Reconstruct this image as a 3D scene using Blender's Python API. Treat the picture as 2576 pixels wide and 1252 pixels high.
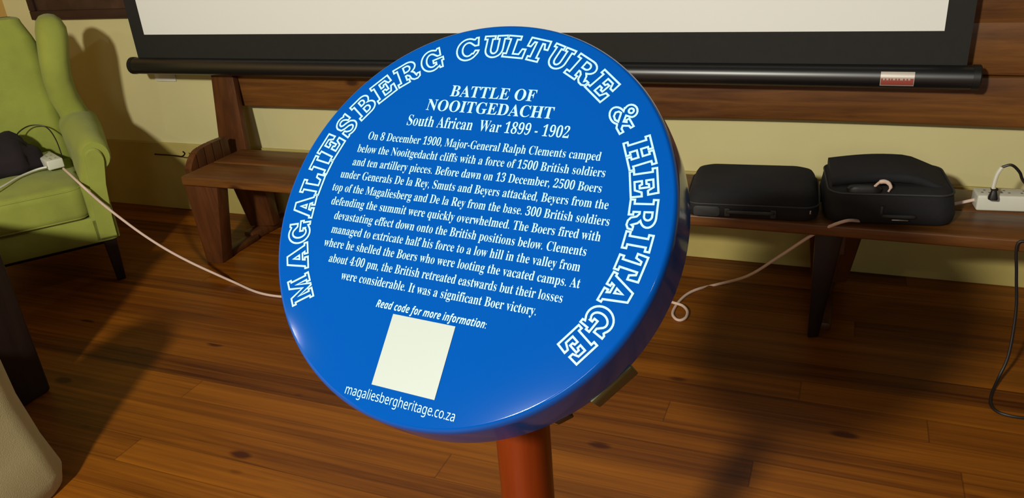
import bpy, bmesh, math, random
from mathutils import Vector, Matrix
random.seed(7)
PI = math.pi
for o in list(bpy.data.objects): bpy.data.objects.remove(o)
S = bpy.context.scene
C = S.collection

# ------------------------------------------------------------------ camera
FPX, PITCH, ROLL, YAW, CAMH = 1994.237, 0.420881, -0.0807994, 0.4172086, 1.433386
def cam_axes():
    f = Vector((-math.sin(YAW)*math.cos(PITCH), math.cos(YAW)*math.cos(PITCH), -math.sin(PITCH)))
    r = Vector((math.cos(YAW), math.sin(YAW), 0)); u = r.cross(f)
    return math.cos(ROLL)*r + math.sin(ROLL)*u, -math.sin(ROLL)*r + math.cos(ROLL)*u, f
AR, AU, AF = cam_axes()
cd = bpy.data.cameras.new('camera'); cam = bpy.data.objects.new('camera', cd); C.objects.link(cam)
cd.sensor_fit = 'HORIZONTAL'; cd.sensor_width = 36.0; cd.lens = FPX*36.0/2576.0
cd.clip_start = 0.02
M = Matrix((AR, AU, -AF)).transposed().to_4x4(); M.translation = (0, 0, CAMH)
cam.matrix_world = M
S.camera = cam

# ------------------------------------------------------------------ light
S.view_settings.view_transform = 'Standard'
S.view_settings.look = 'None'
S.view_settings.exposure = 0.0
S.view_settings.gamma = 1.0
S.view_settings.use_curve_mapping = False
w = bpy.data.worlds.new('world'); S.world = w; w.use_nodes = True
w.node_tree.nodes['Background'].inputs[0].default_value = (1.0, 0.62, 0.38, 1)
w.node_tree.nodes['Background'].inputs[1].default_value = 0.013
def lamp(name, kind, loc, target, power, color, size=0.2, **k):
    d = bpy.data.lights.new(name, kind); o = bpy.data.objects.new(name, d); C.objects.link(o)
    d.energy = power; d.color = color
    if kind == 'AREA': d.shape = 'DISK'; d.size = size
    else: d.shadow_soft_size = size
    for a, b in k.items(): setattr(d, a, b)
    o.location = loc
    o.rotation_euler = (Vector(target)-Vector(loc)).to_track_quat('-Z', 'Y').to_euler()
    return o
WARM = (1.0, 0.955, 0.83)
lamp('ceiling_lamp_main', 'POINT', (-0.98, -1.60, 2.45), (0, 2, 0), 575, WARM, 0.12)
lamp('ceiling_lamp_left', 'POINT', (-2.95, -0.80, 2.40), (0, 2, 0), 17, WARM, 0.04)
lamp('ceiling_lamp_right', 'POINT', (0.95, -0.60, 2.45), (0, 2, 0), 8, WARM, 0.06)
lamp('soft_fill_light', 'AREA', (0.55, -2.3, 1.75), (-0.6, 3.0, 0.3), 15, (1.0, 0.97, 0.88), 1.0)  # added soft fill behind the camera, brightens the wall under the bench

# ------------------------------------------------------------------ helpers
def at(px, py, x=None, y=None, z=None):
    """point seen at a photo position, on a given plane of the room"""
    d = AF + AR*((px-1288)/FPX) - AU*((py-626)/FPX)
    o = Vector((0, 0, CAMH))
    t = (x/d.x) if x is not None else ((y/d.y) if y is not None else ((z-CAMH)/d.z))
    return o + d*t
def srgb(r, g, b):
    f = lambda c: (c/255/12.92 if c <= 10 else ((c/255+0.055)/1.055)**2.4)
    return (f(r), f(g), f(b), 1)
def newmat(name):
    m = bpy.data.materials.new(name); m.use_nodes = True
    n = m.node_tree.nodes; return m, n, m.node_tree.links, n['Principled BSDF']
def plain(name, col, rough=0.5, metal=0.0, coat=0.0, noise=0.0, nscale=40, bump=0.0, bscale=300, sheen=0.0, spec=0.5):
    m, n, l, b = newmat(name)
    b.inputs['Base Color'].default_value = col; b.inputs['Roughness'].default_value = rough
    b.inputs['Metallic'].default_value = metal; b.inputs['Coat Weight'].default_value = coat
    b.inputs['Coat Roughness'].default_value = 0.06
    b.inputs['Sheen Weight'].default_value = sheen; b.inputs['Specular IOR Level'].default_value = spec
    tc = n.new('ShaderNodeTexCoord')
    if noise:
        t = n.new('ShaderNodeTexNoise'); t.inputs['Scale'].default_value = nscale; t.inputs['Detail'].default_value = 5
        l.new(tc.outputs['Object'], t.inputs['Vector'])
        r = n.new('ShaderNodeMapRange'); r.inputs[1].default_value = 0.3; r.inputs[2].default_value = 0.7
        r.inputs[3].default_value = 1-noise; r.inputs[4].default_value = 1+noise
        l.new(t.outputs[0], r.inputs[0])
        v = n.new('ShaderNodeVectorMath'); v.operation = 'SCALE'; v.inputs[0].default_value = col[:3]
        l.new(r.outputs[0], v.inputs['Scale']); l.new(v.outputs[0], b.inputs['Base Color'])
    if bump:
        t2 = n.new('ShaderNodeTexNoise'); t2.inputs['Scale'].default_value = bscale; t2.inputs['Detail'].default_value = 3
        l.new(tc.outputs['Object'], t2.inputs['Vector'])
        bp = n.new('ShaderNodeBump'); bp.inputs['Strength'].default_value = bump; bp.inputs['Distance'].default_value = 0.004
        l.new(t2.outputs[0], bp.inputs['Height']); l.new(bp.outputs[0], b.inputs['Normal'])
    return m
def wood(name, dark, light, scale=(2.0, 30.0, 30.0), rough=0.4, knots=True, coat=0.1, board=None, seam=0.004, spec=0.3):
    """grain along object x; board = width of boards across y (floor)"""
    m, n, l, b = newmat(name)
    tc = n.new('ShaderNodeTexCoord')
    vec = tc.outputs['Object']
    sep = n.new('ShaderNodeSeparateXYZ'); l.new(vec, sep.inputs[0])
    def math_(op, a, bb=None, cc=None):
        q = n.new('ShaderNodeMath'); q.operation = op
        for i, s in enumerate((a, bb, cc)):
            if s is None: continue
            if isinstance(s, (int, float)): q.inputs[i].default_value = s
            else: l.new(s, q.inputs[i])
        return q.outputs[0]
    src = vec; seam_f = None; tone = None
    if board:
        q = math_('DIVIDE', sep.outputs[1], board); idx = math_('FLOOR', q); fr = math_('FRACT', q)
        wn = n.new('ShaderNodeTexWhiteNoise'); wn.noise_dimensions = '1D'; l.new(idx, wn.inputs['W'])
        off = math_('MULTIPLY', wn.outputs[0], 17.0)
        xo = math_('ADD', sep.outputs[0], off)
        q2 = math_('DIVIDE', xo, 3.6); idx2 = math_('FLOOR', q2); fr2 = math_('FRACT', q2)
        key = math_('ADD', math_('MULTIPLY', idx, 13.7), math_('MULTIPLY', idx2, 5.31))
        wn2 = n.new('ShaderNodeTexWhiteNoise'); wn2.noise_dimensions = '1D'; l.new(key, wn2.inputs['W'])
        tone = wn2.outputs[0]
        cmb = n.new('ShaderNodeCombineXYZ'); l.new(xo, cmb.inputs[0]); l.new(sep.outputs[1], cmb.inputs[1]); l.new(math_('MULTIPLY', tone, 9.0), cmb.inputs[2])
        src = cmb.outputs[0]
        e1 = math_('MINIMUM', fr, math_('SUBTRACT', 1.0, fr)); e1 = math_('LESS_THAN', e1, seam/board)
        e2 = math_('MINIMUM', fr2, math_('SUBTRACT', 1.0, fr2)); e2 = math_('LESS_THAN', e2, 0.0005)
        seam_f = math_('MAXIMUM', e1, e2)
    mp = n.new('ShaderNodeMapping'); mp.inputs['Scale'].default_value = scale; l.new(src, mp.inputs[0])
    g = n.new('ShaderNodeTexNoise'); g.inputs['Scale'].default_value = 1.0; g.inputs['Detail'].default_value = 8; g.inputs['Roughness'].default_value = 0.62; g.inputs['Distortion'].default_value = 0.6
    l.new(mp.outputs[0], g.inputs['Vector'])
    mp2 = n.new('ShaderNodeMapping'); mp2.inputs['Scale'].default_value = (scale[0]*0.5, scale[1]*0.22, scale[2]*0.22); l.new(src, mp2.inputs[0])
    g2 = n.new('ShaderNodeTexNoise'); g2.inputs['Scale'].default_value = 1.0; g2.inputs['Detail'].default_value = 3; l.new(mp2.outputs[0], g2.inputs['Vector'])
    f = math_('ADD', math_('MULTIPLY', g.outputs[0], 0.65), math_('MULTIPLY', g2.outputs[0], 0.35))
    f = math_('MULTIPLY_ADD', f, 2.2, -0.6)
    if tone is not None: f = math_('ADD', f, math_('MULTIPLY_ADD', tone, 0.45, -0.22))
    if knots:
        mp3 = n.new('ShaderNodeMapping'); mp3.inputs['Scale'].default_value = (2.2, 5.0, 5.0); l.new(src, mp3.inputs[0])
        vo = n.new('ShaderNodeTexVoronoi'); vo.inputs['Scale'].default_value = 1.0; l.new(mp3.outputs[0], vo.inputs['Vector'])
        k = n.new('ShaderNodeMapRange'); k.inputs[1].default_value = 0.03; k.inputs[2].default_value = 0.10; k.inputs[3].default_value = 0.75; k.inputs[4].default_value = 0.0
        l.new(vo.outputs['Distance'], k.inputs[0]); f = math_('SUBTRACT', f, k.outputs[0])
    mx = n.new('ShaderNodeMix'); mx.data_type = 'RGBA'; mx.inputs['A'].default_value = dark; mx.inputs['B'].default_value = light
    mx.clamp_factor = True; l.new(f, mx.inputs['Factor'])
    out = mx.outputs['Result']
    if seam_f is not None:
        m2 = n.new('ShaderNodeMix'); m2.data_type = 'RGBA'; m2.inputs['B'].default_value = (dark[0]*0.35, dark[1]*0.35, dark[2]*0.35, 1)
        l.new(out, m2.inputs['A']); l.new(math_('MULTIPLY', seam_f, 0.45), m2.inputs['Factor']); out = m2.outputs['Result']
    l.new(out, b.inputs['Base Color'])
    b.inputs['Roughness'].default_value = rough; b.inputs['Coat Weight'].default_value = coat; b.inputs['Coat Roughness'].default_value = 0.25; b.inputs['Specular IOR Level'].default_value = spec
    bp = n.new('ShaderNodeBump'); bp.inputs['Strength'].default_value = 0.15; bp.inputs['Distance'].default_value = 0.002
    l.new(g.outputs[0], bp.inputs['Height']); l.new(bp.outputs[0], b.inputs['Normal'])
    return m

def thing(name, label, cat, loc=(0, 0, 0), rz=0, group=None):
    o = bpy.data.objects.new(name, None); C.objects.link(o); o.empty_display_size = 0.05
    o.location = loc; o.rotation_euler = (0, 0, rz)
    return tag(o, label, cat, group)
def tag(o, label, cat, group=None):
    o['label'] = label; o['category'] = cat
    if group: o['group'] = group
    return o
def obj(name, bm, m, parent=None, smooth=True, kind=None, label=None, auto=35):
    me = bpy.data.meshes.new(name)
    bmesh.ops.recalc_face_normals(bm, faces=bm.faces)
    bm.to_mesh(me); bm.free()
    o = bpy.data.objects.new(name, me); C.objects.link(o)
    for mm in (m if isinstance(m, (list, tuple)) else [m]): me.materials.append(mm)
    if smooth:
        me.polygons.foreach_set('use_smooth', [True]*len(me.polygons))
        if auto: me.set_sharp_from_angle(angle=math.radians(auto))
    if parent is not None: o.parent = parent
    if kind: o['kind'] = kind
    if label: o['label'] = label
    return o
def NB(): return bmesh.new()
def box(bm, a, b, bev=0.0, seg=2, mat=None, mi=0):
    a, b = Vector(a), Vector(b)
    r = bmesh.ops.create_cube(bm, size=1.0)
    vs = r['verts']
    for v in vs: v.co = Vector(((a.x+b.x)/2+v.co.x*(b.x-a.x), (a.y+b.y)/2+v.co.y*(b.y-a.y), (a.z+b.z)/2+v.co.z*(b.z-a.z)))
    fs = set(f for v in vs for f in v.link_faces)
    if bev:
        es = list(set(e for v in vs for e in v.link_edges))
        rr = bmesh.ops.bevel(bm, geom=es, offset=bev, segments=seg, affect='EDGES', profile=0.5)
        fs = set(f for f in rr['faces']) | set(f for f in fs if f.is_valid)
        vs = list(set(v for f in fs for v in f.verts))
    if mat is not None:
        for v in vs: v.co = mat @ v.co
    for f in fs: f.material_index = mi
    return vs
def hexa(bm, bot, top, bev=0.0):
    """solid between two quads (same winding)"""
    vb = [bm.verts.new(p) for p in bot]; vt = [bm.verts.new(p) for p in top]
    n = len(bot); fs = [bm.faces.new(list(reversed(vb))), bm.faces.new(vt)]
    for i in range(n): fs.append(bm.faces.new((vb[i], vb[(i+1) % n], vt[(i+1) % n], vt[i])))
    if bev: bmesh.ops.bevel(bm, geom=list(set(e for f in fs for e in f.edges)), offset=bev, segments=2, affect='EDGES', profile=0.5)
def loft(bm, rings, cap=True, closed=True):
    R = [[bm.verts.new(p) for p in r] for r in rings]
    n = len(R[0])
    for a, b in zip(R, R[1:]):
        for i in range(n if closed else n-1):
            bm.faces.new((a[i], a[(i+1) % n], b[(i+1) % n], b[i]))
    if cap:
        bm.faces.new(list(reversed(R[0]))); bm.faces.new(R[-1])
def catmull(pts, n=8):
    P = [Vector(p) for p in pts]; out = []
    Q = [P[0]*2-P[1]] + P + [P[-1]*2-P[-2]]
    for i in range(1, len(Q)-2):
        a, b, c, d = Q[i-1], Q[i], Q[i+1], Q[i+2]
        for k in range(n):
            t = k/n
            out.append(0.5*((2*b)+(c-a)*t+(2*a-5*b+4*c-d)*t*t+(3*b-a-3*c+d)*t**3))
    out.append(P[-1]); return out
def tube(bm, pts, r, seg=8, smooth=0, radii=None):
    P = catmull(pts, smooth) if smooth else [Vector(p) for p in pts]
    rings = []; up = Vector((0, 0, 1)); prev = None
    for i, p in enumerate(P):
        t = (P[min(i+1, len(P)-1)]-P[max(i-1, 0)]).normalized()
        if prev is None:
            s = t.cross(up); s = s if s.length > 1e-4 else t.cross(Vector((1, 0, 0)))
        else: s = prev - t*prev.dot(t)
        s.normalize(); prev = s; q = t.cross(s)
        rr = radii[min(int(i*len(radii)/len(P)), len(radii)-1)] if radii else r
        rings.append([p+s*(rr*math.cos(2*PI*k/seg))+q*(rr*math.sin(2*PI*k/seg)) for k in range(seg)])
    loft(bm, rings)
def rrect(w, h, r, n=5):
    pts = []
    for cx, cy, a0 in ((w/2-r, h/2-r, 0), (-w/2+r, h/2-r, 90), (-w/2+r, -h/2+r, 180), (w/2-r, -h/2+r, 270)):
        for k in range(n+1):
            a = math.radians(a0+90*k/n); pts.append((cx+r*math.cos(a), cy+r*math.sin(a)))
    return pts
def cushion(bm, a, b, r, crown=0.02, mat=None, n=6):
    """soft rounded block: rounded rectangle rings lofted up with rounded rims and a crowned top"""
    a, b = Vector(a), Vector(b); c = (a+b)/2; w, d, h = b-a
    rings = []
    prof = []
    for k in range(n+1):
        t = PI/2*k/n; prof.append((r*(1-math.sin(t)), a.z + r*(1-math.cos(t))))
    for k in range(n+1):
        t = PI/2*k/n; prof.append((r*(1-math.cos(t)), b.z - r*(1-math.sin(t))))
    for ins, z in prof:
        rings.append([Vector((c.x+x, c.y+y, z)) for x, y in rrect(w-2*ins, d-2*ins, max(r*1.3-ins*0.7, 0.004))])
    for s in (0.75, 0.45, 0.15):
        rings.append([Vector((c.x+x*s, c.y+y*s, b.z+crown*(1-s*s))) for x, y in rrect(w-2*r, d-2*r, r*0.6)])
    if mat is not None: rings = [[mat @ p for p in rg] for rg in rings]
    loft(bm, rings)

# ------------------------------------------------------------------ materials
m_wall = plain('cream_wall_paint', (0.66, 0.60, 0.295, 1), 0.75, noise=0.04, nscale=3, bump=0.1, bscale=60)
m_dado = plain('ochre_wall_paint', (0.47, 0.385, 0.115, 1), 0.65, noise=0.07, nscale=6, bump=0.1, bscale=40)
m_orange = plain('orange_wall_paint', (0.62, 0.38, 0.10, 1), 0.8, noise=0.05, nscale=4)
m_floor = wood('stained_pine_boards', (0.058, 0.011, 0.0015, 1), (0.33, 0.104, 0.006, 1), (1.3, 55, 55), 0.42, board=0.105, seam=0.0011, coat=0.0, spec=0.22)
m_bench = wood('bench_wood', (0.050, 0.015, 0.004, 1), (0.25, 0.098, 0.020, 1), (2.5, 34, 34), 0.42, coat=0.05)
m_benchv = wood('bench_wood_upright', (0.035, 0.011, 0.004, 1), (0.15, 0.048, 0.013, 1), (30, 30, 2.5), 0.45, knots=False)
m_post = wood('red_brown_post_wood', (0.095, 0.010, 0.0012, 1), (0.185, 0.026, 0.003, 1), (45, 45, 1.8), 0.35, knots=False, coat=0.4)
m_dark = wood('dark_table_wood', (0.010, 0.006, 0.006, 1), (0.030, 0.017, 0.014, 1), (30, 30, 2.5), 0.4, knots=False)
m_green = plain('olive_green_velvet', (0.30, 0.335, 0.052, 1), 0.9, noise=0.10, nscale=9, bump=0.25, bscale=500, sheen=0.08)
m_cream = plain('cream_slipcover', (0.42, 0.36, 0.17, 1), 0.9, noise=0.07, nscale=8, bump=0.25, bscale=350, sheen=0.2)
m_screen = plain('white_screen_fabric', (0.90, 0.93, 0.90, 1), 0.8)
m_black = plain('black_screen_border', (0.012, 0.012, 0.010, 1), 0.8, noise=0.1, nscale=30)
m_bar = plain('black_enamelled_metal', (0.007, 0.007, 0.008, 1), 0.36, spec=0.9)
m_capbar = plain('black_plastic_cap', (0.010, 0.010, 0.010, 1), 0.45)
m_bag = plain('black_nylon', (0.006, 0.006, 0.008, 1), 0.8, noise=0.2, nscale=60, bump=0.3, bscale=900)
m_bagtrim = plain('grey_black_webbing', (0.030, 0.032, 0.032, 1), 0.6, bump=0.2, bscale=700)
m_chrome = plain('dull_metal', (0.35, 0.35, 0.36, 1), 0.35, metal=0.9)
m_white = plain('white_plastic', (0.72, 0.71, 0.60, 1), 0.4)
m_hole = plain('socket_hole_dark', (0.18, 0.175, 0.12, 1), 0.6)
m_cord = plain('pinkish_white_cord', (0.75, 0.56, 0.47, 1), 0.5)
m_bcord = plain('black_cord', (0.010, 0.008, 0.008, 1), 0.45)
m_cloth = plain('dark_purple_cloth', (0.012, 0.006, 0.009, 1), 0.9, noise=0.3, nscale=14, bump=0.4, bscale=40)
m_blue = plain('blue_enamel', (0.0010, 0.064, 0.32, 1), 0.09, coat=0.0, spec=0.35)
m_letter = plain('white_lettering', (0.36, 0.62, 0.76, 1), 0.5)
m_panel = plain('pale_code_panel', (0.36, 0.41, 0.385, 1), 0.5)
m_olive = plain('olive_backing_bracket', (0.10, 0.095, 0.035, 1), 0.6)
m_frame = wood('dark_picture_frame', (0.018, 0.008, 0.005, 1), (0.060, 0.026, 0.018, 1), (4, 20, 20), 0.5, knots=False)
m_label = plain('silver_sticker', (0.62, 0.56, 0.50, 1), 0.3, metal=0.3)
m_labelred = plain('faded_red_print', (0.38, 0.08, 0.06, 1), 0.5)

# ------------------------------------------------------------------ room
WY = 3.035; WX = -4.18
bm = NB(); box(bm, (-4.4, -3.0, -0.05), (3.2, WY+0.2, 0.0)); obj('floor', bm, m_floor, smooth=False, kind='structure')
bm = NB(); box(bm, (-4.4, WY, 0), (3.2, WY+0.2, 2.7)); obj('wall_back', bm, m_wall, smooth=False, kind='structure')
bm = NB(); box(bm, (WX-0.2, -3.0, 0), (WX, WY, 2.7)); obj('wall_left', bm, m_orange, smooth=False, kind='structure')
bm = NB(); box(bm, (WX, WY-0.014, 0), (3.2, WY, 0.372), 0.004); obj('baseboard_back', bm, m_dado, smooth=False, kind='structure')

# ------------------------------------------------------------------ plaque on its post
PC = Vector((-0.40414646, 0.76828203, 1.1016899))
PR = Vector((0.99745318, -0.06914756, -0.01748613)); PU = Vector((0.0600876, 0.68258063, 0.72833588)); PN = Vector((-0.03842695, -0.72753164, 0.68499714))
PM = Matrix((PR, PU, PN)).transposed().to_4x4(); PM.translation = PC
sign = thing('plaque_stand', 'round blue plaque with white lettering, tilted up on a red-brown wooden post', 'plaque', (-0.383, 0.85, 0))
def place(o, mw):
    bpy.context.view_layer.update()
    o.matrix_world = mw
    return o
# disc: dished pan, flat face with a rounded edge and deep rim
bm = NB(); NS = 160; RF = 0.2545; DEP = 0.064; ER = 0.0065; EZ = 0.012
prof = [(0.0, 0.0)]
for rr in (0.06, 0.12, 0.18, RF-ER): prof.append((rr, 0.0))
for k in range(1, 9):
    a = PI/2*k/8; prof.append((RF-ER+ER*math.sin(a), -EZ+EZ*math.cos(a)))
prof += [(RF+0.002, -0.034), (RF+0.0025, -DEP+0.003), (RF-0.001, -DEP), (RF-0.006, -DEP), (RF-0.007, -0.024), (0.225, -0.009), (0.12, -0.008), (0.0, -0.008)]
rings = []
OFF = Vector((0.001, -0.0025, 0))
for r_, z_ in prof[1:-1]: rings.append([bm.verts.new(OFF+Vector((r_*math.cos(2*PI*i/NS), r_*math.sin(2*PI*i/NS), z_))) for i in range(NS)])
c0 = bm.verts.new(OFF); c1 = bm.verts.new(OFF+Vector((0, 0, -0.008)))
for i in range(NS):
    j = (i+1) % NS
    bm.faces.new((c0, rings[0][i], rings[0][j])); bm.faces.new((c1, rings[-1][j], rings[-1][i]))
    for a, b in zip(rings, rings[1:]): bm.faces.new((a[i], b[i], b[j], a[j]))
disc = obj('disc', bm, m_blue, sign); bpy.context.view_layer.update(); disc.matrix_world = PM
def on_disc(name, bm, m, z=0.0006, **k):
    o = obj(name, bm, m, disc, smooth=False, **k); o.matrix_parent_inverse = Matrix(); o.location = (0, 0, z); return o

# text rows
def mb(s):
    o = ''
    for c in s:
        if 'A' <= c <= 'Z': o += chr(0x1D400+ord(c)-65)
        elif 'a' <= c <= 'z': o += chr(0x1D41A+ord(c)-97)
        elif '0' <= c <= '9': o += chr(0x1D7CE+ord(c)-48)
        else: o += c
    return o
def ms(s, up, lo):
    return ''.join(chr(up+ord(c)-65) if 'A' <= c <= 'Z' else chr(lo+ord(c)-97) if 'a' <= c <= 'z' else c for c in s)
def text_rows(name, rows, m, off=0.0, label=None):
    """rows: (string, x0, x1, baseline y, em height) in mm on the disc"""
    out = NB(); dg = None
    for s, x0, x1, y, em in rows:
        cu = bpy.data.curves.new('row', 'FONT'); cu.body = s; cu.size = 1.0; cu.resolution_u = 3; cu.offset = off
        to = bpy.data.objects.new('row', cu); C.objects.link(to)
        dg = bpy.context.evaluated_depsgraph_get()
        me = bpy.data.meshes.new_from_object(to.evaluated_get(dg))
        xs = [v.co.x for v in me.vertices]; a, b = min(xs), max(xs)
        sx = (x1-x0)/(b-a)
        me.transform(Matrix(((sx/1000, 0, 0, (x0-a*sx)/1000), (0, em/1000, 0, y/1000), (0, 0, 1, 0), (0, 0, 0, 1))))
        out.from_mesh(me)
        bpy.data.objects.remove(to); bpy.data.curves.remove(cu); bpy.data.meshes.remove(me)
    return on_disc(name, out, m, label=label)
text_rows('title_lettering', [
    (mb('BATTLE OF'), -58.7, 57.6, 145.5, 22.3), (mb('NOOITGEDACHT'), -86.8, 85.6, 124.4, 22.3)], m_letter, 0.0)
text_rows('subtitle_lettering', [(mb('South African  War 1899 - 1902'), -107.5, 111.5, 101.6, 21.5)], m_letter, -0.004)
body = ['On 8 December 1900, Major-General Ralph Clements camped', 'below the Nooitgedacht cliffs with a force of 1500 British soldiers',
        'and ten artillery pieces. Before dawn on 13 December, 2500 Boers', 'under Generals De la Rey, Smuts and Beyers attacked, Beyers from the',
        'top of the Magaliesberg and De la Rey from the base. 300 British soldiers', 'defending the summit were quickly overwhelmed. The Boers fired with',
        'devastating effect down onto the British positions below. Clements', 'managed to extricate half his force to a low hill in the valley from',
        'where he shelled the Boers who were looting the vacated camps. At', 'about 4:00 pm, the British retreated eastwards but their losses',
        'were considerable. It was a significant Boer victory.']
half = [157.3, 167, 167.3, 179.4, 185, 179.4, 167.8, 165.1, 169.7, 154.5, 129.2]
ys = [77.4, 58.6, 40.0, 21.7, 3.2, -15.4, -33.8, -51.8, -69.9, -88.6, -107.2]
text_rows('inscription_lettering', [(mb(s), -h-0.8, h-1.2, y, 15.9) for s, h, y in zip(body, half, ys)], m_letter, -0.004)
text_rows('caption_lettering', [(ms('Read code for more information:', 0x1D63C, 0x1D656), -69.5, 75, -131.6, 12.6)], m_letter, 0.0)
text_rows('web_address_lettering', [(ms('magaliesbergheritage.co.za', 0x1D5A0, 0x1D5BA), -74.5, 68, -235.5, 15.0)], m_letter, 0.0)
bm = NB(); box(bm, (-0.0435, -0.2186, -0.0003), (0.0388, -0.1358, 0.0004)); on_disc('code_panel', bm, m_panel, 0.0004, label='blank pale square panel near the bottom of the plaque')

# slab-serif ring letters as outlines
def arc(cx, cy, rx, ry, a0, a1, n=12):
    return [(cx+rx*math.cos(math.radians(a0+(a1-a0)*k/n)), cy+ry*math.sin(math.radians(a0+(a1-a0)*k/n))) for k in range(n+1)]
def dshape(x0, y0, y1, x1, n=8):
    h = (y1-y0)/2; xm = max(x0, x1-h*0.9)
    return [(x0, y0), (xm, y0)] + arc(xm, (y0+y1)/2, x1-xm, h, -80, 80, n) + [(xm, y1), (x0, y1)]
def s_glyph():
    c = [(.74, .70), (.66, .84), (.48, .90), (.28, .85), (.20, .70), (.30, .57), (.50, .51), (.70, .44), (.80, .29), (.72, .14), (.50, .085), (.30, .14), (.22, .32)]
    P = [Vector((x, y, 0)) for x, y in c]; P = catmull(P, 4); L = []; R = []
    N = len(P)
    for i, p in enumerate(P):
        t = (P[min(i+1, N-1)]-P[max(i-1, 0)]).normalized(); nn = Vector((-t.y, t.x, 0))
        u = i/(N-1); wd = 0.065+0.075*math.sin(PI*u)**2
        L.append(p+nn*wd); R.append(p-nn*wd)
    L = [(v.x, v.y) for v in L]; R = [(v.x, v.y) for v in R]
    return [R[2:-2] + [(.10, .36), (.10, .0), (.19, .0), (.23, .055)] + [q for q in reversed(L[4:-10])] + []] if False else [[(.74, .62), (.88, .62), (.88, 1.0), (.78, 1.0), (.73, .95)] + arc(.47, .74, .37, .28, 55, 200, 9) + [(.14, .55), (.30, .46), (.55, .39), (.66, .31)] + arc(.50, .25, .18, .125, 0, -150, 6) + [(.26, .27), (.22, .38), (.08, .38), (.08, .0), (.18, .0), (.23, .05)] + arc(.51, .27, .39, .29, -120, 30, 9) + [(.78, .50), (.60, .58), (.38, .64), (.30, .70)] + arc(.47, .755, .17, .115, 190, 40, 6) + [(.68, .74)]]
G = {
 'I': [[(0, 0), (1, 0), (1, .16), (.76, .16), (.76, .84), (1, .84), (1, 1), (0, 1), (0, .84), (.24, .84), (.24, .16), (0, .16)]],
 'L': [[(0, 0), (.97, 0), (1, .42), (.84, .42), (.74, .17), (.46, .17), (.46, .84), (.62, .84), (.62, 1), (0, 1), (0, .84), (.15, .84), (.15, .16), (0, .16)]],
 'T': [[(.22, 0), (.78, 0), (.78, .16), (.65, .16), (.65, .83), (.76, .83), (.84, .60), (1, .60), (.98, 1), (.02, 1), (0, .60), (.16, .60), (.24, .83), (.35, .83), (.35, .16), (.22, .16)]],
 'E': [[(0, 0), (.98, 0), (1, .40), (.85, .40), (.74, .16), (.42, .16), (.42, .43), (.55, .43), (.58, .34), (.69, .34), (.69, .68), (.58, .68), (.55, .59), (.42, .59), (.42, .84), (.72, .84), (.82, .63), (.97, .63), (.95, 1), (0, 1), (0, .84), (.13, .84), (.13, .16), (0, .16)]],
 'H': [[(0, 0), (.46, 0), (.46, .16), (.37, .16), (.37, .42), (.63, .42), (.63, .16), (.54, .16), (.54, 0), (1, 0), (1, .16), (.88, .16), (.88, .84), (1, .84), (1, 1), (.54, 1), (.54, .84), (.63, .84), (.63, .58), (.37, .58), (.37, .84), (.46, .84), (.46, 1), (0, 1), (0, .84), (.12, .84), (.12, .16), (0, .16)]],
 'A': [[(0, 0), (.43, 0), (.43, .15), (.34, .15), (.37, .26), (.62, .26), (.66, .15), (.57, .15), (.57, 0), (1, 0), (1, .15), (.91, .15), (.65, 1), (.33, 1), (.08, .15), (0, .15)], [(.42, .41), (.58, .41), (.50, .70)]],
 'M': [[(0, 0), (.34, 0), (.34, .15), (.26, .15), (.26, .66), (.46, 0), (.54, 0), (.74, .66), (.74, .15), (.66, .15), (.66, 0), (1, 0), (1, .15), (.92, .15), (.92, .85), (1, .85), (1, 1), (.70, 1), (.5, .40), (.30, 1), (0, 1), (0, .85), (.08, .85), (.08, .15), (0, .15)]],
 'U': [[(0, 1), (.45, 1), (.45, .85), (.35, .85)] + arc(.5, .36, .15, .20, 180, 360, 8) + [(.65, .85), (.55, .85), (.55, 1), (1, 1), (1, .85), (.88, .85)] + arc(.5, .36, .38, .38, 0, -180, 14) + [(.12, .85), (0, .85)]],
 'C': [[(.80, .62), (.95, .62), (.95, 1.0), (.85, 1.0), (.79, .93)] + arc(.48, .5, .48, .52, 58, 318, 22) + [(.92, .24), (.97, .36), (.82, .39), (.74, .25)] + arc(.50, .5, .25, .33, -45, -315, 16)],
 'G': [[(.76, .62), (.90, .62), (.90, 1.0), (.80, 1.0), (.74, .93)] + arc(.46, .5, .46, .52, 58, 302, 20) + [(.78, .10), (.80, 0), (.92, 0), (.92, .33), (1, .33), (1, .48), (.54, .48), (.54, .33), (.66, .33), (.66, .22)] + arc(.48, .5, .24, .33, -55, -315, 16)],
 'S': s_glyph(),
 'B': [[(0, 0), (.60, 0)] + arc(.62, .28, .36, .28, -85, 75, 9) + [(.82, .545)] + arc(.60, .76, .32, .24, -38, 88, 8) + [(0, 1), (0, .84), (.14, .84), (.14, .16), (0, .16)], dshape(.42, .15, .43, .70), dshape(.42, .60, .85, .66)],
 'R': [[(0, 0), (.50, 0), (.50, .16), (.41, .16), (.41, .39), (.47, .39), (.56, .30), (.60, .10), (.70, .0), (.84, -.03), (.96, .03), (1.0, .20), (.89, .22), (.84, .15), (.82, .22), (.78, .36), (.70, .45)] + arc(.60, .72, .32, .28, -55, 88, 9) + [(0, 1), (0, .84), (.14, .84), (.14, .16), (0, .16)], dshape(.41, .56, .85, .68)],
 '&': [[(1, 0), (.74, 0), (.64, .08)] + arc(.34, .25, .34, .28, -35, -265, 14) + [(.22, .62)] + arc(.44, .77, .24, .24, 210, -20, 12) + [(.60, .62), (.50, .53), (.66, .34), (.73, .43), (.66, .46), (.66, .58), (1, .58), (1, .46), (.90, .44), (.78, .24), (.86, .15), (1, .15)], arc(.44, .78, .09, .10, 0, 330, 9), [(.32, .42), (.56, .17), (.44, .10), (.29, .13), (.20, .25), (.23, .37)]],
}
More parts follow.
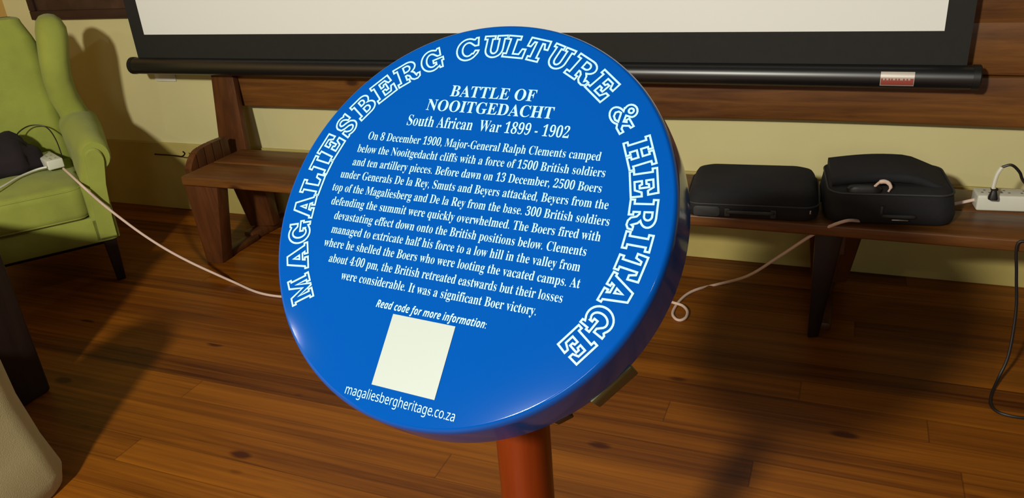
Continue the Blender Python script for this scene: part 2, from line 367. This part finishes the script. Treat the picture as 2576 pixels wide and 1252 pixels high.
def ribbon(bm, pts, wd):
    # drop coincident points
    q = []
    for p in pts:
        if not q or (Vector(p)-Vector(q[-1])).length > 1e-5: q.append(p)
    if (Vector(q[0])-Vector(q[-1])).length < 1e-5: q.pop()
    n = len(q); I = []; O = []
    for i in range(n):
        a, b, c = Vector(q[i-1]), Vector(q[i]), Vector(q[(i+1) % n])
        t1 = (b-a).normalized(); t2 = (c-b).normalized()
        n1 = Vector((-t1.y, t1.x)); n2 = Vector((-t2.y, t2.x)); mv = n1+n2
        if mv.length < 1e-4: mv = n1
        mv.normalize(); k = min(1/max(mv.dot(n1), 0.35), 1.9)
        I.append(b+mv*(wd/2*k)); O.append(b-mv*(wd/2*k))
    vi = [bm.verts.new((p.x, p.y, 0)) for p in I]; vo = [bm.verts.new((p.x, p.y, 0)) for p in O]
    for i in range(n):
        j = (i+1) % n
        bm.faces.new((vi[i], vi[j], vo[j], vo[i]))
ring = [('M', -129.8, -120.6), ('A', -118.9, -109.4), ('G', -109.3, -101.0), ('A', -100.3, -91.7), ('L', -91.6, -83.8), ('I', -83.4, -78.0), ('E', -77.8, -69.2), ('S', -68.4, -60.6),
        ('B', -59.9, -51.6), ('E', -51.0, -42.5), ('R', -41.7, -32.4), ('G', -31.6, -22.9), ('C', -18.4, -9.6), ('U', -8.8, 0.0), ('L', -0.8, 7.3), ('T', 6.9, 14.9), ('U', 15.6, 24.0),
        ('R', 24.5, 34.4), ('E', 34.4, 43.0), ('&', 47.2, 56.8), ('H', 60.5, 70.4), ('E', 70.6, 79.3), ('R', 79.8, 89.5), ('I', 90.0, 95.2), ('T', 95.6, 103.8), ('A', 102.9, 112.4), ('G', 112.7, 121.1), ('E', 121.4, 129.7)]
bm = NB()
for ch, a0, a1 in ring:
    am = math.radians((a0+a1)/2); rb = 0.2035 + max(0, abs((a0+a1)/2)-85)/45*0.0048
    wd = 2*rb*math.sin(math.radians(a1-a0)/2); cap = 0.0300
    rt = Vector((math.cos(am), -math.sin(am))); up = Vector((math.sin(am), math.cos(am)))
    for poly in G[ch]:
        ribbon(bm, [tuple(up*(rb+y*cap)+rt*((x-0.5)*wd)) for x, y in poly], 0.00235)
on_disc('ring_lettering', bm, m_letter, 0.0006)

# post, with its top cut to the slope of the disc
bm = NB(); pr = 0.0395
def under(x, y):  # height of the plane 10 mm behind the disc face
    d = PC - PN*0.0095
    return d.z - ((x-d.x)*PN.x + (y-d.y)*PN.y)/PN.z
N = 32
bot = [Vector((-0.383+pr*math.cos(2*PI*i/N), 0.85+pr*math.sin(2*PI*i/N), 0)) for i in range(N)]
top = [Vector((p.x, p.y, under(p.x, p.y))) for p in bot]
for rg in (bot, top):
    for p in rg: p -= Vector((-0.383, 0.85, 0))
loft(bm, [bot, top]); obj('post', bm, m_post, sign)
# mounting brackets behind the rim
def bracket(px, py, ln, dep, ang, m, nm):
    bm = NB(); box(bm, (-ln/2, -0.024, -DEP-dep), (ln/2, 0.012, -DEP+0.006), 0.0015)
    a = math.radians(ang); up = Vector((math.sin(a), math.cos(a), 0)); rt = Vector((-up.y, up.x, 0))*-1
    mm = Matrix(((rt.x, up.x*-1, 0, up.x*0.236), (rt.y, up.y*-1, 0, up.y*0.236), (0, 0, 1, 0), (0, 0, 0, 1)))
    for v in bm.verts: v.co = mm @ v.co
    o = obj(nm, bm, m, disc); return o
bracket(0, 0, 0.058, 0.030, 126.5, m_olive, 'mounting_bracket')
bracket(0, 0, 0.020, 0.012, 141.0, m_capbar, 'mounting_clip')

# ------------------------------------------------------------------ projection screen
SY = 2.87; SQ = SY/2.70
scr = thing('projection_screen', 'big white pull-down projection screen with black border and round black bottom bar', 'projection screen', (-1.31, SY, 0.82))
def P(o, bm_co): return bm_co
def local(bm, o):
    for v in bm.verts: v.co -= o.location
    return bm
XL, XR, XLo, XRo = [v*SQ for v in (-2.885, 0.257, -2.955, 0.330)]
sz = lambda z: CAMH-(CAMH-z)*SQ
bm = NB(); hexa(bm, [(XL, SY-.001, sz(.983)), (XR, SY-.001, sz(.967)), (XR, SY+.0012, sz(.967)), (XL, SY+.0012, sz(.983))], [(XL, SY-.001, 2.45), (XR, SY-.001, 2.45), (XR, SY+.0012, 2.45), (XL, SY+.0012, 2.45)])
obj('screen_fabric', local(bm, scr), m_screen, scr, smooth=False)
bm = NB()
def slab(x0, x1, za0, za1, zb0, zb1):
    hexa(bm, [(x0, SY-.0016, za0), (x1, SY-.0016, za1), (x1, SY+.0016, za1), (x0, SY+.0016, za0)], [(x0, SY-.0016, zb0), (x1, SY-.0016, zb1), (x1, SY+.0016, zb1), (x0, SY+.0016, zb0)])
slab(XLo, XL, sz(.84), sz(.84), 2.52, 2.52); slab(XR, XRo, sz(.83), sz(.83), 2.52, 2.52); slab(XL, XR, sz(.84), sz(.83), sz(.983), sz(.967)); slab(XL, XR, 2.45, 2.45, 2.52, 2.52)
obj('border', local(bm, scr), m_black, scr, smooth=False)
bl, brr = Vector((-2.985*SQ, SY, sz(.8465))), Vector((0.352*SQ, SY, sz(.8300)))
bm = NB(); tube(bm, [bl, brr], 0.0390, 28); obj('bottom_bar', local(bm, scr), m_bar, scr)
for s, e in ((bl, -1), (brr, 1)):
    bm = NB(); tube(bm, [s+Vector((-0.004*e, 0, 0)), s+Vector((0.016*e, 0, 0)), s+Vector((0.020*e, 0, 0))], 0.0405, 28, radii=[0.0405, 0.0405, 0.036]); obj('end_cap', local(bm, scr), m_capbar, scr)
bm = NB()
def barpt(x, a, r=0.0375): # a measured from facing the room, upward positive
    t = (x-bl.x)/(brr.x-bl.x); c = bl.lerp(brr, t); return c+Vector((0, -r*math.cos(a), r*math.sin(a)))
def wrap(bm, x0, x1, a0, a1, r0, r1, n=6, mi=0):
    rows = [[barpt(x, math.radians(a0+(a1-a0)*k/n), r) for k in range(n+1)] for x, r in ((x0, r1), (x1, r1))]
    vs = [[bm.verts.new(p) for p in rw] for rw in rows]
    for k in range(n):
        f = bm.faces.new((vs[0][k], vs[1][k], vs[1][k+1], vs[0][k+1])); f.material_index = mi
wrap(bm, 0.104, 0.204, -38, 34, 0.037, 0.0394)
lab = obj('sticker', local(bm, scr), m_label, scr, label='small silver sticker with red print')
bm = NB(); wrap(bm, 0.106, 0.202, -32, 2, 0.037, 0.0397)
obj('red_print', local(bm, scr), m_labelred, lab).matrix_parent_inverse = Matrix()
bm = NB()
xs = 0.112
for wch in (.008, .009, .006, .010, .007, .012, .008, .009):
    wrap(bm, xs, xs+wch-.003, -6, 6, 0.037, 0.0400, 3); xs += wch+.002
obj('print_marks', local(bm, scr), m_label, lab)

# ------------------------------------------------------------------ long wooden bench
bench = thing('wooden_bench', 'long rustic plank bench with a high plank back, running along the wall behind the plaque', 'bench', (-0.9, 2.64, 0))
def part(nm, bm, m, par=None, **k):
    return obj(nm, local(bm, bench), m, par or bench, **k)
BX0, BX1 = -2.60, 1.05
def plank(y0, y1, z0, z1, x0=BX0, x1=BX1, bev=0.008, dz=0.0):
    bm = NB(); n = 24; rings = []
    for k in range(n+1):
        t = k/n; x = x0+(x1-x0)*t; wv = 0.006*math.sin(5*t+y0*9)+0.004*math.sin(13*t)
        ya = y0+wv; rr = rrect(y1-ya, z1-z0, bev, 3)
        rings.append([Vector((x, (ya+y1)/2+a, (z0+z1)/2+b+dz*t)) for a, b in rr])
    loft(bm, rings); return bm
part('seat_plank', plank(2.432, 2.635, .390, .430), m_bench)
part('seat_plank', plank(2.641, 2.835, .392, .430), m_bench)
def back_plank(y0, y1, z0, z1, x0=-2.66, bev=.009):
    bm = NB(); n = 24; rings = []
    for k in range(n+1):
        t = k/n; x = x0+(BX1-x0)*t; wv = 0.006*math.sin(4*t+z0*7)+0.004*math.sin(11*t+z0)
        rings.append([Vector((x, (y0+y1)/2+a+(z0-.6)*.02, (z0+z1)/2+b+wv*(1 if b < 0 else .3))) for a, b in rrect(y1-y0, z1-z0, bev, 3)])
    loft(bm, rings); return bm
part('back_plank', back_plank(2.955, 2.993, .603, .775), m_bench)
part('back_plank', back_plank(2.957, 2.993, .778, .947, bev=.003), m_bench)
part('back_plank', back_plank(2.955, 2.993, .949, 1.130, bev=.003), m_bench)
def board(bm, bl_, br_, tl, tr, th, bev=.006):
    """upright board: front face corners, pushed back by th along y"""
    q = Vector((0, th, 0)); b_ = [Vector(bl_), Vector(br_)]; t_ = [Vector(tl), Vector(tr)]
    hexa(bm, [b_[0], b_[1], b_[1]+q, b_[0]+q], [t_[0], t_[1], t_[1]+q, t_[0]+q], bev)
for x in (-2.745, 0.86):   # back posts, wide at the seat, leaning back
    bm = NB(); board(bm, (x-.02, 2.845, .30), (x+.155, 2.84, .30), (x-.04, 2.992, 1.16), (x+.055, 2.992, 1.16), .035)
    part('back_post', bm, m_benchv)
# trestles: tapering front leg, splayed rear leg on a foot block, arched brace between
for i, x in enumerate((-2.62, -0.045, 0.80)):
    wl = .185 if i == 0 else .085
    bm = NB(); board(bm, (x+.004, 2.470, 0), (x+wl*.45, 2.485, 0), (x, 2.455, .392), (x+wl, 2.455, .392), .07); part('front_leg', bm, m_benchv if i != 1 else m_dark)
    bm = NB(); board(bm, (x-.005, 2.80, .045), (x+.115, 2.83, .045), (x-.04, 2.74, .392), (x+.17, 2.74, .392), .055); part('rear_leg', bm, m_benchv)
    bm = NB(); box(bm, (-.03, -.13, 0), (.03, .13, .046), .012, mat=Matrix.Translation((x+.045, 2.865, 0)) @ Matrix.Rotation(-.12, 4, 'Z')); part('foot_block', bm, m_benchv)
    bm = NB(); box(bm, (x+.02, 2.535, .0), (x+.075, 2.76, .030), .008); part('leg_shadow_strip', bm, m_benchv)  # low solid strip standing in for the leg's shadow on the floor
    bm = NB()
    rings = []
    for k in range(9):
        t = k/8; y = 2.50+.28*t; zb = .305+.07*math.sin(PI*t)
        rings.append([Vector((x+.05, y, zb)), Vector((x+.09, y, zb)), Vector((x+.09, y, .392)), Vector((x+.05, y, .392))])
    loft(bm, rings); part('brace', bm, m_benchv, smooth=False)
# left end: curved side panel of upright slats
cv = catmull([at(a, b, x=-2.655) for a, b in ((470, 428), (476, 402), (488, 380), (510, 365), (538, 352), (562, 343))], 8)
def ctop(y):
    for p, q_ in zip(cv, cv[1:]):
        if p.y <= y <= q_.y: return p.z+(q_.z-p.z)*(y-p.y)/max(q_.y-p.y, 1e-6)
    return cv[0].z if y < cv[0].y else cv[-1].z
n = 5; ya, yb = cv[0].y, cv[-1].y
for k in range(n):
    y0, y1 = ya+(yb-ya)*k/n+.003, ya+(yb-ya)*(k+1)/n-.003
    bm = NB(); rings = []
    for m_ in range(5):
        y = y0+(y1-y0)*m_/4; zt = max(ctop(y), .40)
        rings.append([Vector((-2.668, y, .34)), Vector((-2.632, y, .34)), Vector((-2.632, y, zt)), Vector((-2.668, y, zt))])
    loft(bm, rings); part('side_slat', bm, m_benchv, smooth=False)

# ------------------------------------------------------------------ green wing armchair
CR = Vector((-2.841, 2.254, 0)); AE = Vector((.62, .785, 0)); AN = Vector((.785, -.62, 0))
CWD = 0.74
chair = thing('wing_armchair', 'olive green upholstered wing armchair in the corner at the left', 'armchair', CR - AE*(CWD/2) - AN*.36, math.atan2(AE.y, AE.x))
# local frame: x along the front (right = +), y away from the viewer, z up; right edge of apron at x = CWD/2, front at y = -.36
def cl(xp, f, z): return Vector((xp+CWD/2, -f-.36, z))
bm = NB()
rings = []
for z, ins in ((.200, .004), (.206, 0), (.30, 0), (.312, .006)):
    rings.append([Vector((a, b, z)) for a, b in rrect(CWD-2*ins, .72-2*ins, .03, 4)])
loft(bm, rings); obj('seat_base', bm, m_green, chair)
bm = NB(); cushion(bm, (-CWD/2+.085, -.375, .308), (CWD/2-.085, .24, .465), .04, .022); cush = obj('seat_cushion', bm, m_green, chair)
bm = NB()
for z in (.325, .448): 
    pts = [Vector((a*1.0, -.0675+b, z)) for a, b in rrect(CWD-.17+.004-.02, .615+.004-.02, .05, 5)]
    tube(bm, pts+[pts[0]], .004, 6)
obj('piping', bm, m_green, cush)
# reclined back
bm = NB(); rings = []
for k in range(15):
    t = k/14; z = .31+.775*t; y0 = .12+.13*t; th = .17-.05*t
    hw = CWD/2-.085-.02*t
    if t > .9: th *= .75; hw -= .03*(t-.9)/.1
    crown = .03*math.sin(PI*min(1, t*1.1))
    rg = []
    for a, b in rrect(2*hw, th, min(.05, th*.45), 5):
        bul = crown*(1-(a/hw)**2) if b < 0 else 0
        rg.append(Vector((a, y0+th/2+b-bul, z - (.02*(a/hw)**2 if t > .9 else 0))))
    rings.append(rg)
for s, dz in ((.8, .018), (.4, .026)):
    rings.append([Vector((p.x*(.9+.1*s), rings[14][0].y*0+(.25+.06)+(p.y-.31)*s, p.z+dz)) for p in rings[14]])
loft(bm, rings); obj('backrest', bm, m_green, chair)
for sg in (1, -1):
    # wing: upright cushion lofted in height
    bm = NB(); rings = []
    prof = [(.60, -.035, .060, -.50, -.66), (.66, -.040, .062, -.49, -.67), (.74, -.060, .060, -.46, -.69), (.82, -.062, .060, -.44, -.71), (.90, -.052, .062, -.44, -.72), (.98, -.036, .066, -.45, -.73), (1.03, -.030, .064, -.46, -.73), (1.065, -.030, .052, -.48, -.72), (1.085, -.031, .034, -.51, -.69), (1.092, -.032, .014, -.55, -.65)]
    for z, cx, hw, f0, f1 in prof:
        rg = []
        for k in range(20):
            a = 2*PI*k/20; ca, sa = math.cos(a), math.sin(a)
            ex = lambda v: math.copysign(abs(v)**.65, v)
            rg.append(cl(cx+hw*ex(ca), (f0+f1)/2+(f0-f1)/2*ex(sa), z))
        rings.append(rg)
    for rg in rings:
        for p in rg: p.x *= sg
    loft(bm, rings); obj('wing', bm, m_green, chair)
    # arm: scrolled roll over an upright panel, lofted front to back
    bm = NB(); rings = []
    for f, cx, cz, rx, rz, xi in ((.0, -.004, .566, .052, .060, -.088), (-.012, -.004, .568, .058, .066, -.094), (-.10, -.008, .574, .062, .068, -.096), (-.28, -.018, .590, .074, .072, -.098), (-.44, -.028, .602, .084, .070, -.104), (-.60, -.032, .600, .086, .066, -.104)):
        rg = []
        for k in range(17):
            a = math.radians(-62 + 250*k/16)
            rg.append(cl(cx+rx*math.cos(a), f, cz+rz*math.sin(a)))
        rg += [cl(xi, f, .46), cl(xi, f, .30), cl(xi, f, .21), cl(-.004, f, .21), cl(-.004, f, .34), cl(-.004, f, .48)]
        rings.append(rg)
    for rg in rings:
        for p in rg: p.x *= sg
    loft(bm, rings); arm = obj('arm', bm, m_green, chair, auto=50)
    # raised front facing with its own rounded head
    bm = NB(); outl = [(-.012+.036*math.cos(math.radians(a)), .560+.046*math.sin(math.radians(a))) for a in range(-10, 191, 20)] + [(-.058, .45), (-.076, .30), (-.078, .215), (-.012, .215), (-.010, .30), (.004, .45)]
    rings = [[Vector((cl(x, f, z).x*sg, cl(x, f, z).y, z)) for x, z in [((x-cxx)*s+cxx, (z-.4)*s+.4) for x, z in outl for cxx in (-.03,)]] for f, s in ((-.01, 1), (.010, 1), (.016, .96))]
    loft(bm, rings); obj('arm_facing', bm, m_green, arm)
for lx, ly in ((CWD/2-.045, -.315), (-CWD/2+.045, -.315), (CWD/2-.06, .30), (-CWD/2+.06, .30)):
    bm = NB(); s0, s1 = .018, .027
    hexa(bm, [(lx-s0, ly-s0, 0), (lx+s0, ly-s0, 0), (lx+s0, ly+s0, 0), (lx-s0, ly+s0, 0)], [(lx-s1, ly-s1, .203), (lx+s1, ly-s1, .203), (lx+s1, ly+s1, .203), (lx-s1, ly+s1, .203)], .004)
    obj('leg', bm, m_dark, chair, smooth=False)
bm = NB(); box(bm, (-CWD/2+.05, -.012, .07), (CWD/2-.05, .012, .10), .004); obj('stretcher', bm, m_dark, chair)

def chairpt(xp, f, z): return CR + AE*xp + AN*f + Vector((0, 0, z))
SEAT = .487
# dark bundle on the seat
bm = NB()
bmesh.ops.create_icosphere(bm, subdivisions=4, radius=1)
from mathutils import noise
for v in bm.verts:
    d = v.co.copy(); k = 1+.16*noise.noise(d*2.2)+.07*noise.noise(d*6)
    v.co = Vector((d.x*.17*k, d.y*.115*k, max(-.02, d.z*.150*k)+.02))
bd = obj('dark_cloth_bag', bm, m_cloth, auto=None); bd.location = chairpt(-.385, -.370, SEAT+.004); bd.rotation_euler = (0, 0, .9)
tag(bd, 'crumpled dark purple bag lying on the seat of the green armchair', 'bag')
# socket box on the seat
def block(nm, parent, ln, wd, ht, holes, m=m_white):
    bm = NB(); box(bm, (-ln/2, -wd/2, 0), (ln/2, wd/2, ht), .006, 3); c = obj(nm, bm, m, parent)
    for k in range(holes):
        x = -ln/2+ln*(k+.5)/holes
        bm = NB()
        for dx, dy in ((-.010, -.008), (.010, -.008), (0, .012)):
            bmesh.ops.create_cone(bm, cap_ends=True, segments=10, radius1=.0036, radius2=.0036, depth=.0016, matrix=Matrix.Translation((x+dx, dy, ht+.0002)))
        obj('socket', bm, m_hole, c)
    return c
sb = thing('extension_socket', 'small white socket box lying on the seat of the green armchair', 'socket box', at(124, 402, z=SEAT+.02) - Vector((0, 0, .024)), -.42)
block('casing', sb, .19, .066, .042, 3)
bm = NB(); p0 = Vector((-.0, .036, .018))
inv = (Matrix.Translation(sb.location) @ Matrix.Rotation(sb.rotation_euler.z, 4, 'Z')).inverted()
wpts = [at(118, 420, z=SEAT+.014), at(100, 424, z=SEAT+.012), at(80, 431, z=SEAT+.009), at(48, 445, z=SEAT+.008), at(15, 464, z=SEAT+.007), at(-20, 484, z=SEAT+.005)]
tube(bm, [inv @ p for p in wpts], .0045, 8, 6); obj('short_lead', bm, m_white, sb)
# thin black wires on the chair
bm = NB(); tube(bm, [chairpt(-.30, -.42, .60), chairpt(-.27, -.46, .63), chairpt(-.22, -.48, .645), chairpt(-.165, -.47, .63), chairpt(-.14, -.42, .58), chairpt(-.135, -.36, SEAT+.01), chairpt(-.145, -.28, SEAT+.004)], .0028, 6, 6)
wr = obj('thin_black_wire', bm, m_bcord); tag(wr, 'thin black wire looping up against the back of the green armchair', 'wire')

# ------------------------------------------------------------------ power strip on the bench and its long white lead
ST = Vector((.540, 2.690, .430)); srz = .10
strip = thing('power_strip', 'long white multi-socket power strip on the right end of the bench', 'power strip', ST, srz)
block('casing', strip, .27, .075, .050, 5)
sinv = (Matrix.Translation(ST) @ Matrix.Rotation(srz, 4, 'Z')).inverted()
def L3(a, b, t): return a+(b-a)*t
air1 = [at(2125, 556, y=2.424), at(2050, 587, y=2.46), at(1960, 645, y=2.52), at(1880, 694, y=2.60)]
fl1 = [at(x, y, z=.0055) for x, y in ((1800, 716), (1755, 727), (1725, 742), (1703, 765), (1692, 787), (1699, 801), (1712, 805))]
fl1b = [at(1725, 798, z=.009), at(1729, 783, z=.013), at(1718, 769, z=.016), at(1698, 762, z=.017), at(1678, 760, z=.012)]
fl2 = [at(x, y, z=.0055) for x, y in ((1600, 770), (1450, 775), (1250, 765), (1000, 752), (850, 747), (760, 746), (700, 745), (645, 734), (590, 710))]
A_, B_ = at(590, 710, z=.0055), chairpt(-.105, .022, .47)
lead = [Vector((.41, 2.68, .452)), Vector((.375, 2.67, .444)), Vector((.335, 2.66, .4365)), Vector((.25, 2.62, .4365)), Vector((.15, 2.54, .4365)), Vector((.09, 2.475, .4365))] 
pix = [(545, 690), (480, 660), (420, 628), (360, 590), (300, 546), (250, 506), (210, 470)]
air2 = []
for i, (x, y) in enumerate(pix):
    t = (i+1)/(len(pix)+.3); air2.append(at(x, y, y=L3(A_.y, B_.y, t)))
end = [at(178, 440, z=SEAT+.006), at(160, 424, z=SEAT+.014)]
bm = NB(); tube(bm, [sinv @ p for p in lead+air1+fl1+fl1b+fl2+air2+end], .0052, 8, 6); obj('lead', bm, m_cord, strip, label='long pinkish white cord trailing across the floor to the armchair')
# plug with black cable
plug = thing('power_cable', 'black cable plugged into the white power strip, looping up then hanging down to the floor', 'cable', at(2497, 500, z=.48))
pl = plug.location.copy()
def LP(bm):
    for v in bm.verts: v.co -= pl
    return bm
bm = NB(); p0 = pl
loft(bm, [[p0+Vector((a, b, z)) for a, b in rrect(w_, w_, w_*.3, 3)] for z, w_ in ((.0, .026), (.006, .026), (.020, .018), (.028, .014), (.030, .020), (.033, .020), (.034, .010))])
obj('plug', LP(bm), m_bcord, plug)
c1_ = [p0+Vector((0, 0, .03)), at(2499, 470, y=pl.y), at(2508, 440, y=pl.y), at(2521, 420, y=pl.y)]
bm = NB(); tube(bm, c1_, .0058, 8, 6); obj('white_sleeve', LP(bm), m_white, plug, label='white sleeve on the cable')
c2_ = [c1_[-1], at(2545, 415, y=pl.y), at(2565, 433, y=pl.y), at(2580, 462, y=pl.y), Vector((.60, 2.60, .47)), Vector((.625, 2.50, .4365)), Vector((.60, 2.425, .436)), Vector((.545, 2.418, .425)), at(2562, 610, y=2.42), at(2557, 690, y=2.415), at(2556, 780, y=2.40), at(2538, 890, y=2.36), at(2512, 950, y=2.33), at(2494, 992, z=.005), at(2494, 1020, z=.0045), at(2520, 1040, z=.0045), at(2590, 1052, z=.0045), at(2700, 1050, z=.0045)]
bm = NB(); tube(bm, c2_, .0042, 8, 6); obj('cord', LP(bm), m_bcord, plug)

# ------------------------------------------------------------------ laptop bags
def soft_bag(name, label, loc, rz, w_, d_, h_, top_in, rr):
    t = thing(name, label, 'bag', loc, rz)
    bm = NB(); rings = []
    for z, ins in ((.0135, .034), (.0, .024), (0, .014), (.004, .004), (.012, 0), (h_*.35, -.003), (h_*.5, 0), (h_*.80, top_in*.45), (h_*.93, top_in*.8), (h_, top_in+.012)):
        rings.append([Vector((a, d_/2+b+ins*.35, z)) for a, b in rrect(w_-2*ins, d_-2*ins, rr, 6)])
    for s in (.7, .35, .1): rings.append([Vector((p.x*s, d_/2+(p.y-d_/2)*s, h_+.006*(1-s))) for p in rings[9]])
    loft(bm, rings); obj('body', bm, m_bag, t, auto=60)
    return t
b1 = soft_bag('laptop_bag', 'flat black laptop bag lying on the bench just right of the plaque', (-.242, 2.425, .430), .07, .405, .300, .092, .022, .045)
bm = NB(); pts = [Vector((a, .150+b, .050)) for a, b in rrect(.409, .303, .046, 6)]; tube(bm, pts+[pts[0]], .0028, 6); obj('zip', bm, m_bagtrim, b1)
bm = NB(); tube(bm, [(-.070, .000, .026), (-.062, -.013, .030), (0, -.016, .031), (.062, -.013, .030), (.070, .000, .026)], .0055, 8, 6); obj('handle', bm, m_bagtrim, b1)
for sx in (-1, 1):
    bm = NB(); box(bm, (sx*.070-.009, -.008, .012), (sx*.070+.009, .004, .040), .003); obj('handle_mount', bm, m_bagtrim, b1)
bm = NB(); rings = [[Vector((-.135+a, y, .026+b)) for a, b in rrect(.082*s, .034*s, .010, 4)] for y, s in ((.004, 1), (-.004, 1), (-.006, .8))]; loft(bm, rings); obj('side_patch', bm, m_bagtrim, b1)
bm = NB(); box(bm, (.176, -.003, .030), (.181, .003, .042), .001); obj('zip_pull', bm, m_chrome, b1)

b2 = soft_bag('padded_case', 'bulging black padded case on the bench beside the white power strip', (.160, 2.462, .430), .10, .365, .300, .105, .010, .055)
# floppy folded lid
bm = NB(); rings = []
for k in range(13):
    t = k/12; x = -.165+.335*t; zt = .128+.010*math.sin(PI*t)-.030*max(0, t-.72)/.28; y0 = .055+.02*math.sin(3*t)
    rings.append([Vector((x, y0+b+.105*(1), zt-.013+a)) for b, a in rrect(.215, .030, .013, 4)])
loft(bm, rings); obj('lid', bm, m_bag, b2)
bm = NB(); pts = [Vector((a, .150+b, .098)) for a, b in rrect(.352, .286, .05, 6)]; tube(bm, pts+[pts[0]], .0032, 6); obj('zip', bm, m_bagtrim, b2)
bm = NB(); tube(bm, [(-.02, .006, .030), (-.012, -.010, .036), (.025, -.014, .037), (.062, -.010, .036), (.070, .006, .030)], .0060, 8, 6); obj('handle', bm, m_bagtrim, b2)
bm = NB(); box(bm, (-.028, -.004, .038), (-.020, .003, .064), .002); obj('strap_end', bm, m_bagtrim, b2)
bm = NB(); box(bm, (.004, -.017, .024), (.050, -.008, .028), .001); obj('handle_clip', bm, m_chrome, b2)
pa = thing('power_adapter', 'small black power adapter with a pale cable loop lying on the padded case', 'adapter', (.160, 2.462, .430), .10)
bm = NB(); loft(bm, [[Vector((-.075+a*s, .028+b*.5*s, .103+z)) for a, b in rrect(.10, .075, .03, 5)] for z, s in ((-.01, 1), (.008, 1), (.014, .85), (.017, .4))]); obj('body', bm, m_capbar, pa)
bm = NB(); tube(bm, [(-.048, .022, .118), (-.034, .018, .134), (-.016, .016, .134), (-.006, .010, .122), (-.012, .005, .108)], .0055, 8, 5, radii=[.004, .0065, .006, .005, .003]); obj('cable_loop', bm, m_cord, pa, label='pale loop of cable')

# ------------------------------------------------------------------ things on the wall
pf = thing('framed_picture', 'dark framed picture on the wall above the green armchair', 'picture', (-3.60, WY, 1.012))
def LW(bm, o):
    for v in bm.verts: v.co -= o.location
    return bm
px0, px1, pz0, pz1 = -3.968, -3.12, 1.012, 1.62
bm = NB()
for a, b in (((px0, pz0), (px1, pz0+.045)), ((px0, pz1-.045), (px1, pz1)), ((px0, pz0+.045), (px0+.045, pz1-.045)), ((px1-.045, pz0+.045), (px1, pz1-.045))):
    box(bm, (a[0], WY-.028, a[1]), (b[0], WY-.0005, b[1]), .004)
obj('frame', LW(bm, pf), m_frame, pf)
m_pic = plain('dark_brown_picture', (0.045, 0.022, 0.016, 1), 0.35, noise=0.6, nscale=7)
bm = NB(); box(bm, (px0+.045, WY-.014, pz0+.045), (px1-.045, WY-.004, pz1-.045)); obj('picture', LW(bm, pf), m_pic, pf, smooth=False)
bm = NB(); box(bm, (-3.236, WY-.010, .697), (-3.105, WY-.0005, .790), .003)
wp = thing('wall_socket_plate', 'white wall plate half hidden by the left end of the black screen bar', 'wall plate', (-3.17, WY, .74))
obj('plate', LW(bm, wp), m_white, wp)
bm = NB(); box(bm, (-3.19, WY-.013, .735), (-3.15, WY-.009, .765), .002); obj('switch', LW(bm, wp), m_white, wp)
bm = NB(); h0 = at(392, 388, y=WY-.02); h1 = at(440, 391, y=WY-.06); h2 = at(458, 393, y=WY-.075); h3 = at(465, 386, y=WY-.08); h4 = at(460, 381, y=WY-.08)
tube(bm, [Vector((h0.x, WY-.012, h0.z)), h0, h1, h2, h3, h4], .0035, 8, 5)
hk = obj('wall_hook', bm, plain('dark_iron', (.03, .022, .015, 1), .3, metal=.8)); tag(hk, 'thin dark metal hook low on the wall left of the bench', 'hook')
bm = NB(); tube(bm, [(-2.633, WY-.021, .02), (-2.631, WY-.021, .36)], .007, 8); cp = obj('wall_pipe', bm, m_dado); tag(cp, 'thin yellow pipe running up the wall under the left end of the bench', 'pipe')

# ------------------------------------------------------------------ dark cabinet at the left edge
tb = thing('dark_cabinet', 'almost black wooden cabinet at the left edge, standing in front of the green armchair', 'cabinet', (-2.705, 1.32, 0))
def cbx(nm, a, b, bev, par=None):
    bm = NB(); box(bm, a, b, bev, 3); return obj(nm, bm, m_dark, par or tb)
cbx('body', (-.285, -.165, .0), (.285, .165, .605), .012)
cbx('top', (-.297, -.177, .606), (.297, .177, .63), .006)
cbx('corner_moulding', (.268, -.100, .0), (.303, -.060, .60), .012)
for sx in (-1, 1):
    dr = cbx('door', (sx*.137-.132, -.181, .05), (sx*.137+.132, -.166, .58), .004)
    bm = NB(); bmesh.ops.create_uvsphere(bm, u_segments=12, v_segments=8, radius=.011, matrix=Matrix.Translation((sx*.03, -.19, .33))); obj('knob', bm, m_chrome, dr)

# ------------------------------------------------------------------ cream sofa at the bottom left corner
sf = thing('cream_sofa', 'cream slipcovered sofa, only its rounded arm showing in the bottom left corner', 'sofa', (-2.50, .76, 0), .06)
bm = NB(); rings = []
for z, g in ((.0, .004), (.012, .012), (.06, .020), (.16, .004), (.30, -.010), (.44, -.014), (.54, -.010), (.60, -.03), (.63, -.07)):
    rings.append([Vector((.46+a, b, z)) for a, b in rrect(.24+2*g, .72+2*g, .09, 7)])
loft(bm, rings); obj('arm', bm, m_cream, sf)
bm = NB(); rings = []
for z, g in ((.0, .004), (.06, .02), (.30, 0), (.54, 0), (.60, -.03), (.63, -.07)):
    rings.append([Vector((-.80+a, b, z)) for a, b in rrect(.24+2*g, .72+2*g, .09, 7)])
loft(bm, rings); obj('arm', bm, m_cream, sf)
bm = NB(); box(bm, (-.69, -.36, .0), (.35, .32, .28), .03, 3); obj('base', bm, m_cream, sf)
bm = NB(); cushion(bm, (-.68, -.20, .282), (.34, .33, .44), .05, .02); obj('seat_cushion', bm, m_cream, sf)
bm = NB(); cushion(bm, (-.69, -.44, .02), (.35, -.20, .86), .06, .02); obj('backrest', bm, m_cream, sf)
